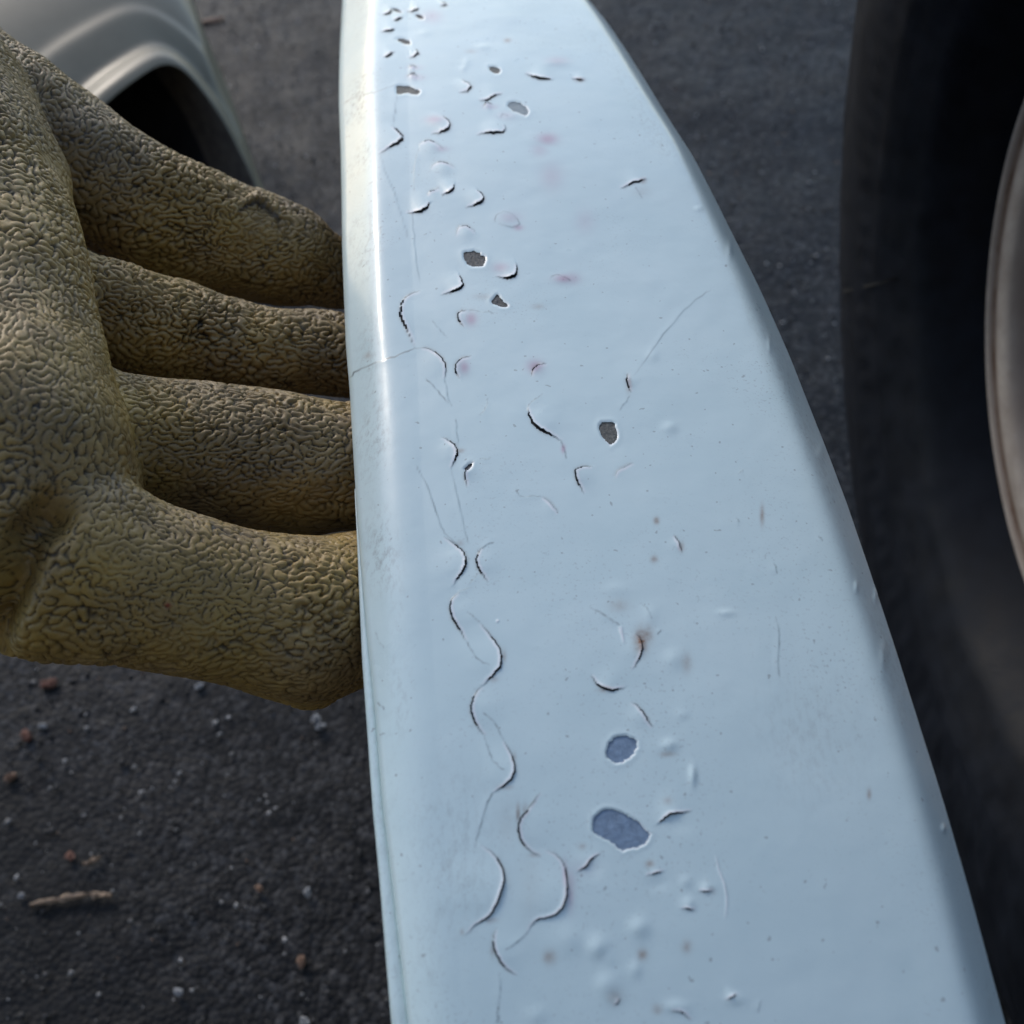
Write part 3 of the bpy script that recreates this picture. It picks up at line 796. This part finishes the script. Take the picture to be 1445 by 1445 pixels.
def build_panel():
    P, n, y, sfrac = build_surface()
    nr, nc, _ = P.shape
    PX, PY = to_px(P)
    back = np.zeros(nc, bool); back[:6] = True; back[-6:] = True
    PX[:, back] = -9999
    CR = np.full((nr, nc), 50.0); H = np.zeros((nr, nc)); SD = np.full((nr, nc), 50.0)
    dark = np.zeros((nr, nc)); rust = np.zeros((nr, nc)); pink = np.zeros((nr, nc)); edge = np.zeros((nr, nc))
    rowmin = np.where(PX > -999, PY, 1e9).min(1); rowmax = np.where(PX > -999, PY, -1e9).max(1)

    def window(x0, x1, y0, y1):
        r = np.where((rowmax >= y0) & (rowmin <= y1))[0]
        if len(r) == 0: return None
        r0, r1 = r[0], r[-1] + 1
        c = np.where(((PX[r0:r1] >= x0) & (PX[r0:r1] <= x1)).any(0))[0]
        if len(c) == 0: return None
        return slice(r0, r1), slice(c[0], c[-1] + 1)

    def win_pts(p, mg):
        return window(p[:, 0].min() - mg, p[:, 0].max() + mg, p[:, 1].min() - mg, p[:, 1].max() + mg)

    for pts, inside, gap, lift, reach in FLAKES:
        c = curve_pts(pts)
        c[1:-1] += rng.normal(size=c[1:-1].shape) * 0.45
        fore = np.clip(0.45 + 0.75 * c[:, 1].mean() / 700, 0.45, 1.0)
        w = win_pts(c, reach * 2.4 + 4)
        if w is None: continue
        X, Yp = PX[w], PY[w]
        d, t, _ = poly_dist(X, Yp, c)
        e0 = c[0] + (c[0] - c[2]) / (np.linalg.norm(c[0] - c[2]) + 1e-9) * reach * 4
        e1 = c[-1] + (c[-1] - c[-3]) / (np.linalg.norm(c[-1] - c[-3]) + 1e-9) * reach * 4
        cx_ = np.vstack([e0, c, e1])
        _, _, s = poly_dist(X, Yp, cx_)
        _, _, s0 = poly_dist(np.array([inside[0]]), np.array([inside[1]]), cx_)
        on = (s == s0[0])
        tap = np.sin(np.pi * np.clip(t, 0, 1)) ** 0.8
        scale = panel_depth(np.array(c[:, 1].mean())) / 0.23
        # the flake is a low dome cut off by the crack
        ch = c[-1] - c[0]; cl = np.linalg.norm(ch) + 1e-9; ch = ch / cl
        mid = 0.5 * (c[0] + c[-1]); apex = c[len(c) // 2]
        cen_ = apex * 0.75 + mid * 0.25
        qs = ((X - cen_[0]) * ch[0] + (Yp - cen_[1]) * ch[1]) / (0.62 * cl)
        qn = ((X - cen_[0]) * -ch[1] + (Yp - cen_[1]) * ch[0]) / max(reach * 0.95, 0.45 * cl)
        dome = np.exp(-(qs / 0.62) ** 2) * np.exp(-qn ** 2) * np.clip(1.25 - np.abs(qs), 0, 1)
        h = lift * 1e-3 * (0.33 if c[:, 1].mean() < 600 else (0.46 if gap > 1.05 else 0.28)) * min(scale, 1.25) * dome * (1 + 0.55 * np.exp(-(d / 4.5) ** 2))
        H[w] += np.where(on, h, -0.10 * h)
        tears = 1 + 0.18 * np.sin(t * 23 + c[0, 0]) * np.sin(t * 57)
        hw = gap * (0.40 if c[:, 1].mean() < 330 else 0.58) * tap ** 1.2 * tears
        CR[w] = np.minimum(CR[w], d)
        if gap >= 0.8:
            SD[w] = np.minimum(SD[w], d - np.maximum(hw, 0) + np.where(hw < 0.7, 5, 0))
        dark[w] = np.maximum(dark[w], np.clip(1.30 - np.abs(d - 0.1) / 0.85, 0, 1) * np.clip(tap * 1.9, 0.25, 1) * (0.85 if gap >= 0.8 else 0.38))
        edge[w] = np.maximum(edge[w], np.where(on, np.exp(-((d - hw - 2.0) / 1.8) ** 2) * np.sqrt(tap), 0))
        rust[w] = np.maximum(rust[w], np.where(~on, 0.22 * tap * np.exp(-((d - 1.0) / 2.5) ** 2), 0))
    for pts, hw, dk in HAIR:
        c = curve_pts(pts); c[1:-1] += rng.normal(size=c[1:-1].shape) * 0.5; w = win_pts(c, 8)
        if w is None: continue
        d, t, s = poly_dist(PX[w], PY[w], c)
        vary = 0.65 + 0.35 * np.sin(t * 19 + c[0, 1]) * np.sin(t * 7.3 + 1)
        dark[w] = np.maximum(dark[w], np.clip(1.25 - d / max(hw * 1.7, 1.3), 0, 1) * dk * vary * np.clip(np.sin(np.pi * t) * 4 + .15, 0, 1))
        H[w] += np.where(s > 0, 0.00005, 0) * np.exp(-(d / 6) ** 2) * np.sin(np.pi * t)
    for pts, hw in SCRATCH:
        c = curve_pts(pts); w = win_pts(c, 8)
        d, t, s = poly_dist(PX[w], PY[w], c)
        k = np.clip(1.2 - d / (hw * 1.5), 0, 1) * np.sin(np.pi * t) ** 0.6
        edge[w] = np.maximum(edge[w], 1.2 * k); H[w] += 0.00018 * k
    for arr, lst in ((rust, RUST), (pink, PINK)):
        for x, yy, rx, ry, st in lst:
            st = min(st * (1.15 if arr is rust else 1.4), 1.0)
            w = window(x - 3 * rx, x + 3 * rx, yy - 3 * ry, yy + 3 * ry)
            if w is None: continue
            arr[w] = np.maximum(arr[w], st * np.exp(-((PX[w] - x) / rx) ** 2 - ((PY[w] - yy) / ry) ** 2))
    for x, yy, rx, ry, hh in BLIST:
        w = window(x - 3 * rx, x + 3 * rx, yy - 3 * ry, yy + 3 * ry)
        if w is None: continue
        H[w] += hh * 1e-3 * 0.48 * np.exp(-((PX[w] - x) / rx) ** 2 - ((PY[w] - yy) / ry) ** 2)
    patches = []; SDC = np.full((nr, nc), 50.0)
    for pts, mt in CHIPS:
        big = np.ptp(pts, axis=0).max()
        q = rough_outline(pts, 0.6 if big > 30 else 0.35)
        w = win_pts(q, 14)
        s = poly_sd(PX[w], PY[w], q)
        SD[w] = np.minimum(SD[w], s); SDC[w] = np.minimum(SDC[w], s)
        H[w] += np.where(s > -2, 0.00010 * np.exp(-(s / 6) ** 2) - 0.00021 * np.exp(-(np.maximum(s, 0) / 1.7) ** 2), 0)
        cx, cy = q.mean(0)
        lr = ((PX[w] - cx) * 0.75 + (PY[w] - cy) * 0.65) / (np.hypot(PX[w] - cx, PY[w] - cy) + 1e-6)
        edge[w] = np.maximum(edge[w], np.where(s > 0, np.exp(-((s - 0.4) / 1.7) ** 2) * (0.10 + 0.8 * np.clip(lr + .1, 0, 1)), 0))  # light painted into the colour: rims whiter towards lower right
        dark[w] = np.maximum(dark[w], np.where((s > 0) & (lr < -0.2), 0.35 * np.exp(-(s / 0.7) ** 2), 0))  # shadow painted into the colour along upper-left rims
        patches.append((w, s, mt))
    # faint waviness of the sheet
    H += 0.00010 * vnoise(P, 55) + 0.00004 * vnoise(P, 160)
    grime = np.exp(-((PX - (interp(L_TAB, PY) + 30)) / 22) ** 2) * np.clip(0.35 + 0.8 * vnoise(P, 60), 0, 1)
    grime += 0.30 * np.exp(-((PX - 1140) / 75) ** 2 - ((PY - 1040) / 90) ** 2)
    grime += 0.5 * np.exp(-((PX - (interp(R_TAB, PY) - 18)) / 16) ** 2) * np.clip(0.3 + 0.8 * vnoise(P, 45), 0, 1)
    grime += 0.4 * np.exp(-((PX - 640) / 55) ** 2 - ((PY - 1200) / 110) ** 2)
    grime = np.clip(grime, 0, 1)
    base = P.copy()
    # pull vertices next to a torn edge onto it, so the edge is clean
    du = np.gradient(P, axis=1); dv = np.gradient(P, axis=0)
    pxs, pys = to_px(P)
    a11 = np.gradient(pxs, axis=1); a12 = np.gradient(pxs, axis=0); a21 = np.gradient(pys, axis=1); a22 = np.gradient(pys, axis=0)
    s_u = np.gradient(SDC, axis=1); s_v = np.gradient(SDC, axis=0)
    g2 = s_u ** 2 + s_v ** 2 + 1e-6
    k = np.where((abs(SDC) < 0.75) & (g2 > 0.15), np.clip(-SDC / g2, -.5, .5), 0)
    k[:, :8] = 0; k[:, -8:] = 0
    P = P + (k * s_u)[..., None] * du + (k * s_v)[..., None] * dv
    SD = np.where((abs(SDC) < 0.75) & (k != 0), 0, SD)
    Pd = P + H[..., None] * n[:, None]
    F = grid_faces(nr, nc)
    fs = SD.ravel()[F].mean(1)
    hf = H.ravel()[F]; step = hf.max(1) - hf.min(1)
    torn = (step > 0.00019) & (CR.ravel()[F].min(1) < 0.9)      # nothing bridges a lifted flake and the sheet below
    F = F[(fs > -0.02) & ~torn]
    wear_shade = np.stack([dark, rust, pink, edge], -1).clip(0, 1).reshape(-1, 4)  # stains and cracks, plus painted light and shadow on chip rims
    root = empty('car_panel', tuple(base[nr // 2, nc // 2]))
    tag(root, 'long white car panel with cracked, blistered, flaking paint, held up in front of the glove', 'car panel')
    o = mesh_np('paint_layer', Pd.reshape(-1, 3), F[:, ::-1], M['paint'], attrs={'wear_shade': wear_shade, 'grime': grime.ravel()}); adopt(o, root)
    # body under the paint
    st_r, st_c = 5, 4
    ci = np.r_[np.arange(0, nc, st_c), nc - 1]; ri = np.r_[np.arange(0, nr, st_r), nr - 1]
    sub = base - 0.0007 * n[:, None]
    sub = sub[np.ix_(ri, ci)]
    o = mesh_np('primer_layer', sub.reshape(-1, 3), grid_faces(len(ri), len(ci))[:, ::-1], M['primer']); adopt(o, root)
    so = o.modifiers.new('t', 'SOLIDIFY'); so.thickness = 0.0009; so.offset = -1
    o['label'] = 'dark primer seen through the cracks'
    for w, s, mt in patches:
        b = (base - 0.00030 * n[:, None])[w]
        b = b + (0.00005 * vnoise(b, 600))[..., None] * n[w[0]][:, None]
        f = grid_faces(*s.shape)
        f = f[(s.ravel()[f].mean(1) < 3.0)]
        used, inv = np.unique(f.ravel(), return_inverse=True)
        o = mesh_np('bare_patch', b.reshape(-1, 3)[used], inv.reshape(-1, 4)[:, ::-1], M[mt]); adopt(o, root)
        if mt in ('patch_blue', 'patch_pale'): o['label'] = 'blue-grey bare patch where the paint has chipped away'
        else: o['label'] = 'dark grey bare patch where the paint has chipped away'
    # folded hem showing along the lower left edge
    yy = np.linspace(690, Y1, 160)
    seam = smooth1(interp(L_TAB, yy), 9); out = smooth1(interp([(690, 500), (748, 503), (934, 511), (1031, 518), (1139, 525.5), (1250, 536), (1355, 544.5), (1444, 552), (1560, 560)], yy), 9)
    d = panel_depth(yy)
    rows = []
    for off, q_, dz in ((6, 0, .0035), (1.0, 0, .0016), (0, 0, .0012), (0, .1, .0010), (0, .85, .0014), (0, 1.0, .0026), (0, .97, .0060), (0, .6, .0090)):
        rows.append(at(seam + off + (out - seam) * q_, yy, d + dz))
    V = np.array(rows)
    nn = V.shape[1]
    o = mesh_np('hem_flange', V.reshape(-1, 3), grid_faces(len(rows), nn), M['paint'],
                attrs={'wear_shade': np.zeros((len(rows) * nn, 4)), 'grime': np.full(len(rows) * nn, .25)}); adopt(o, root)


build_panel()

# ------------------------------------------------------------------ gloved hand
def capsule_chain(pts):
    """closed tube through (px, py, depth, radius px) samples"""
    p = refine(pts, 2)
    c = at(p[:, 0], p[:, 1], p[:, 2]); r = p[:, 3] * p[:, 2] / FPX
    t = np.gradient(c, axis=0); t /= np.linalg.norm(t, axis=1)[:, None]
    ns = 28
    a = np.linspace(0, 2 * np.pi, ns, endpoint=False)
    # round the ends
    C, R, TT = [], [], []
    for k in range(5):
        q = np.pi / 2 * (k + 0.3) / 5
        C.append(c[0] - t[0] * r[0] * math.cos(q)); R.append(r[0] * math.sin(q)); TT.append(t[0])
    for i in range(len(c)): C.append(c[i]); R.append(r[i]); TT.append(t[i])
    for k in range(5):
        q = np.pi / 2 * (4.7 - k) / 5
        C.append(c[-1] + t[-1] * r[-1] * math.cos(q)); R.append(r[-1] * math.sin(q)); TT.append(t[-1])
    rows = []
    for ci, ri, ti in zip(C, R, TT):
        u = np.cross(ti, FW); u /= np.linalg.norm(u); v = np.cross(ti, u)
        rows.append(ci + ri * (np.cos(a)[:, None] * u + np.sin(a)[:, None] * v))
    V = np.array(rows); n = len(rows)
    F = [list(map(int, f)) for f in grid_faces(n, ns, True)]
    F.append(list(range(ns))[::-1]); F.append([(n - 1) * ns + k for k in range(ns)])
    return V.reshape(-1, 3), F


def build_glove():
    chains = [
        # index, middle, ring, little finger
        [(-60, 120, .300, 105), (40, 190, .302, 98), (110, 238, .306, 90), (180, 280, .312, 83), (260, 318, .318, 79), (340, 345, .325, 76), (420, 368, .331, 70), (462, 381, .335, 52)],
        [(40, 400, .270, 85), (120, 428, .277, 80), (200, 452, .283, 74), (260, 468, .287, 70), (320, 484, .291, 66), (410, 497, .296, 58), (490, 504, .300, 54), (600, 512, .300, 50), (660, 516, .300, 40)],
        [(40, 570, .243, 95), (130, 598, .250, 90), (200, 616, .256, 90), (260, 634, .260, 97), (350, 648, .265, 101), (430, 654, .268, 98), (500, 657, .271, 95), (600, 662, .272, 88), (680, 665, .272, 64)],
        [(40, 755, .215, 120), (120, 795, .219, 128), (200, 824, .223, 116), (300, 846, .230, 105), (350, 856, .235, 112), (420, 868, .241, 122), (480, 860, .248, 114), (560, 855, .251, 94), (650, 850, .252, 68)],
        # palm and heel of the hand
        [(-120, 150, .276, 150), (-75, 260, .264, 160), (-42, 380, .252, 160), (-20, 480, .239, 162), (2, 580, .228, 165), (12, 650, .221, 165), (-10, 720, .215, 150)],
        [(-60, 470, .262, 170), (40, 560, .252, 120), (75, 640, .240, 110), (95, 720, .228, 100), (110, 790, .220, 105)],
        [(-300, 330, .285, 190), (-200, 430, .270, 210), (-130, 560, .255, 210), (-110, 690, .240, 190), (-90, 770, .228, 125)],
        [(-420, 560, .270, 200), (-250, 560, .262, 200), (-120, 560, .255, 190)],
        [(-560, 590, .28, 185), (-400, 570, .272, 190)],
        [(370, 905, .241, 72), (405, 925, .243, 66), (434, 940, .245, 56)],
        [(-40, 805, .214, 90), (60, 835, .214, 92), (150, 850, .217, 88)],
        # thumb, hidden left of the frame
        [(-250, 260, .285, 120), (-240, 120, .300, 105), (-190, -20, .315, 90), (-130, -110, .325, 80)],
    ]
    V, F = [], []
    for ch in chains:
        v, f = capsule_chain(ch)
        o = sum(len(x) for x in V)
        V.append(v); F += [[i + o for i in g] for g in f]
    me = bpy.data.meshes.new('tmp'); me.from_pydata(np.vstack(V).tolist(), [], F); me.update()
    tmp = bpy.data.objects.new('tmp', me); COL.objects.link(tmp)
    r = tmp.modifiers.new('r', 'REMESH'); r.mode = 'VOXEL'; r.voxel_size = 0.0016
    s = tmp.modifiers.new('s', 'SMOOTH'); s.factor = 0.5; s.iterations = 4
    b = tmp.modifiers.new('b', 'SUBSURF'); b.levels = 2; b.render_levels = 2
    dg = bpy.context.evaluated_depsgraph_get()
    ev = bpy.data.meshes.new_from_object(tmp.evaluated_get(dg))
    bpy.data.objects.remove(tmp); bpy.data.meshes.remove(me)
    nv = len(ev.vertices)
    co = np.empty(nv * 3, np.float32); ev.vertices.foreach_get('co', co); co = co.reshape(-1, 3).astype(float)
    no = np.empty(nv * 3, np.float32); ev.vertices.foreach_get('normal', no); no = no.reshape(-1, 3).astype(float)
    ed = np.empty(len(ev.edges) * 2, np.int32); ev.edges.foreach_get('vertices', ed); ed = ed.reshape(-1, 2)
    a = np.r_[ed[:, 0], ed[:, 1]]; bb = np.r_[ed[:, 1], ed[:, 0]]
    o = np.argsort(a, kind='stable'); a, bb = a[o], bb[o]
    deg = np.bincount(a, minlength=nv); start = np.r_[0, np.cumsum(deg)[:-1]]
    K = 6
    NB = np.repeat(np.arange(nv)[:, None], K, 1)
    for k in range(K):
        m = deg > k; NB[m, k] = bb[start[m] + k]
    wk = (NB != np.arange(nv)[:, None]).astype(np.float32)
    wk /= np.maximum(wk.sum(1, keepdims=True), 1)
    # wrinkles run mostly along the fingers (and the image row); smooth more along that way
    d3 = co[NB] - co[:, None]
    ln = np.linalg.norm(d3, axis=2) + 1e-9
    along = np.abs(d3[..., 0] / ln)
    px, py = to_px(co)
    fing = np.clip((px - 140) / 60, 0, 1)
    wa = wk * (1 + fing[:, None] * (1.3 * along - 0.45) ).clip(0.2, 3); wa /= wa.sum(1, keepdims=True) + 1e-9
    wa = wa.astype(np.float32)

    sub = np.where(px > -110)[0]; ns_ = len(sub)
    inv = np.full(nv, -1); inv[sub] = np.arange(ns_)
    NBs = inv[NB[sub]]; NBs = np.where(NBs < 0, np.arange(ns_)[:, None], NBs)
    wks, was = wk[sub], wa[sub]

    def sm(u, n, w):
        for _ in range(n):
            u = 0.5 * u + 0.5 * np.einsum('ij,ij->i', u[NBs], w)
        return u

    def worms(n1, n2, its, gain):
        u = rng.normal(size=ns_).astype(np.float32)
        for it in range(its):
            f1 = sm(u, n1, was); d = f1 - sm(f1, n2, was)
            u = np.tanh(d / (d.std() + 1e-9) * gain).astype(np.float32)
        u = sm(u, 1, wks)
        out = np.ones(nv, np.float32); out[sub] = u / u.std()
        return out

    mixk = np.clip(0.5 + 0.9 * vnoise(co, 30) + 0.5 * vnoise(co, 70), 0, 1)
    u = worms(8, 27, 4, 1.0) * (1 - 0.5 * mixk) + worms(14, 50, 4, 1.0) * (0.30 + 0.8 * mixk)
    u = u / u.std()
    u = (u + 0.30 * vnoise(co, 230) + 0.18 * vnoise(co, 480)).astype(np.float32)
    au = np.abs(u)
    ridge = au / (au + 0.27)
    amp = np.clip(0.80 + 0.85 * vnoise(co, 32) + 0.35 * vnoise(co, 95), 0.48, 1.45)
    # folds at the finger roots and under the knuckles
    fold = 0.0017 * vnoise(co, 40) + 0.0010 * vnoise(co, 90)
    disp = fold + amp * 0.00215 * (ridge - 0.6)
    # deep dark crease in the heel and a nick with a lifted lip on the index finger
    cr, ct, _ = poly_dist(px, py, np.array([(-10, 890), (18, 820), (40, 760), (75, 722)], float))
    facing = ((CAMP - co) * no).sum(1) > 0
    disp -= np.where(facing, 0.0085 * np.exp(-(cr / 26) ** 2), 0)
    nk, nt_, nside = poly_dist(px, py, np.array([(338, 296), (348, 288), (362, 284), (376, 292), (394, 306)], float))
    disp += np.where(facing, np.where(nside < 0, 0.0016, -0.0006) * np.exp(-(nk / 10) ** 2) * np.sin(np.pi * np.clip(nt_, .05, .95)), 0)
    co2 = co + no * disp[:, None]
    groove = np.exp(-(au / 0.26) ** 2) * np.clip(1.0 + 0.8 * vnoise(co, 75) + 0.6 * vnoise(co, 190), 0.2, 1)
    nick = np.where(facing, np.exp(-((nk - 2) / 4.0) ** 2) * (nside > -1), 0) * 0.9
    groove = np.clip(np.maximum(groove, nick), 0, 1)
    soil = np.clip(0.42 + 0.75 * vnoise(co, 28) + 0.45 * vnoise(co, 75) + 0.3 * vnoise(co, 200), 0, 1) * 0.82
    soil = np.maximum(soil, np.clip((330 - py) / 160, 0, 1) * np.clip(0.55 + 0.3 * vnoise(co, 40), 0, 1))
    soil = np.maximum(soil, np.clip((px - 330) / 170, 0, 1) * np.clip((560 - py) / 120, 0, 1) * 0.75)
    yel = np.clip(0.30 + 0.9 * vnoise(co + 3.3, 34) + 0.3 * vnoise(co, 130), 0, 1)
    red = np.where(facing, np.exp(-(np.hypot(px - 238, py - 856) / 4) ** 2), 0)
    col = np.stack([groove, soil, yel, red], -1)
    nf = len(ev.polygons)
    fi = np.empty(len(ev.loops), np.int32); ev.loops.foreach_get('vertex_index', fi)
    g = mesh_np('gloved_hand', co2, fi.reshape(nf, 4), M['glove'], attrs={'wrinkle': col})
    bpy.data.meshes.remove(ev)
    tag(g, 'hand in a grimy brown wrinkled rubber glove, fingers gripping behind the white panel', 'hand')
    print('glove verts', nv)


build_glove()

# ------------------------------------------------------------------ bits lying on the asphalt
def splinter(name, px0, px1, width, height, mat, label, cat, seed, jag=0.35):
    """ragged sliver between two ground points"""
    r_ = np.random.default_rng(seed)
    a = on_ground(*px0); b = on_ground(*px1)
    t = b - a; ln = np.linalg.norm(t); t /= ln; s = np.cross([0, 0, 1.0], t)
    n = 14; ns = 8
    rows = []
    for i in range(n):
        q = i / (n - 1)
        w = width * (math.sin(math.pi * (0.06 + 0.88 * q)) ** 0.6) * (1 + jag * r_.normal() * 0.6)
        c = a + t * ln * q + s * jag * width * r_.normal() * 0.5 + np.array([0, 0, height * 0.35 - 0.002])
        ang = np.linspace(0, 2 * np.pi, ns, endpoint=False)
        k = 1 + 0.25 * r_.normal(size=ns)
        rows.append(c + (np.cos(ang) * w * k)[:, None] * s + (np.sin(ang) * height * 0.5 * k)[:, None] * np.array([0, 0, 1.0]))
    V = np.array(rows).reshape(-1, 3)
    base = V.mean(0)
    F = [list(map(int, f)) for f in grid_faces(n, ns, True)] + [list(range(ns))[::-1], [(n - 1) * ns + k for k in range(ns)]]
    o = mesh_np(name, V - base, F, mat, smooth=False); o.location = base
    return tag(o, label, cat)


def crumb(name, px, py, size, mat, label, cat, seed, group=None):
    """angular stone or crumb"""
    r_ = np.random.default_rng(seed)
    nu, nv_ = 7, 9
    th = np.linspace(0.15, np.pi - 0.15, nu)[:, None]; ph = np.linspace(0, 2 * np.pi, nv_, endpoint=False)[None]
    R = size * (1 + 0.22 * r_.normal(size=(nu, nv_)))
    V = np.stack([R * np.sin(th) * np.cos(ph) * 1.25, R * np.sin(th) * np.sin(ph) * 0.85, R * np.cos(th) * 0.7 + 0 * ph], -1)
    a = r_.uniform(0, 3); c, s = math.cos(a), math.sin(a)
    V = V @ np.array([(c, s, 0), (-s, c, 0), (0, 0, 1)])
    F = [list(map(int, f)) for f in grid_faces(nu, nv_, True)] + [list(range(nv_))[::-1], [(nu - 1) * nv_ + k for k in range(nv_)]]
    o = mesh_np(name, V.reshape(-1, 3), F, mat, smooth=False)
    p = on_ground(px, py); o.location = (p[0], p[1], size * 0.3 - 0.002)
    return tag(o, label, cat, group)


splinter('wood_splinter', (42, 1275), (128, 1260), 0.0015, 0.0032, M['wood'], 'longest tan wood splinter lying on the asphalt at lower left', 'splinter', 3)
splinter('wood_splinter', (118, 1262), (156, 1262), 0.0016, 0.0030, M['wood'], 'short tan wood splinter at the right end of the longest splinter', 'splinter', 5)
splinter('wood_splinter', (115, 1218), (141, 1208), 0.0010, 0.0020, M['wood'], 'thin tan wood splinter just above the longest splinter', 'splinter', 8)
splinter('dry_leaf', (278, 31), (316, 24), 0.0045, 0.003, M['leaf'], 'pinkish dry leaf scrap beside the silver fender', 'leaf', 12)
splinter('brick_crumb', (57, 966), (80, 961), 0.0028, 0.004, M['brick'], 'elongated orange crumb just below the glove, at left', 'crumb', 14)
crumb('brick_crumb', 36, 1037, 0.0030, M['brick'], 'reddish orange crumb left of a pale pebble, below the elongated crumb', 'crumb', 21)
crumb('brick_crumb', 13, 1095, 0.0026, M['leaf'], 'tan crumb near the left edge of the picture', 'crumb', 22)
crumb('brick_crumb', 97, 1207, 0.0022, M['brick'], 'small rust-coloured crumb above the wood splinters', 'crumb', 23)
crumb('brick_crumb', 364, 1252, 0.0019, M['leaf'], 'tan crumb on open asphalt midway between splinter and panel', 'crumb', 24)
crumb('brick_crumb', 424, 1355, 0.0026, M['leaf'], 'pinkish tan crumb at lower middle, near the white panel', 'crumb', 25)
crumb('pebble', 445, 1014, 0.0030, M['pale'], 'bright pale pebble below the glove beside the white panel', 'pebble', 31)
crumb('pebble', 452, 1024, 0.0022, M['grit' if False else 'pale'], 'smaller grey pebble touching the bright pale one', 'pebble', 32)
crumb('pebble', 59, 1023, 0.0020, M['pale'], 'white pebble right of the reddish orange crumb', 'pebble', 33)
crumb('pebble', 280, 967, 0.0024, M['pale'], 'pale pebble just under the glove lower edge', 'pebble', 34)
crumb('pebble', 433, 1258, 0.0020, M['pale'], 'pale pebble right of the tan crumb on open asphalt', 'pebble', 35)
crumb('pebble', 250, 1398, 0.0021, M['pale'], 'pale bluish pebble at the bottom, left of centre asphalt', 'pebble', 36)
crumb('pebble', 429, 1440, 0.0024, M['pale'], 'pale pebble at the bottom edge of the picture', 'pebble', 37)
crumb('pebble', 28, 1262, 0.0016, M['pale'], 'tiny white pebble left of the longest wood splinter', 'pebble', 38)
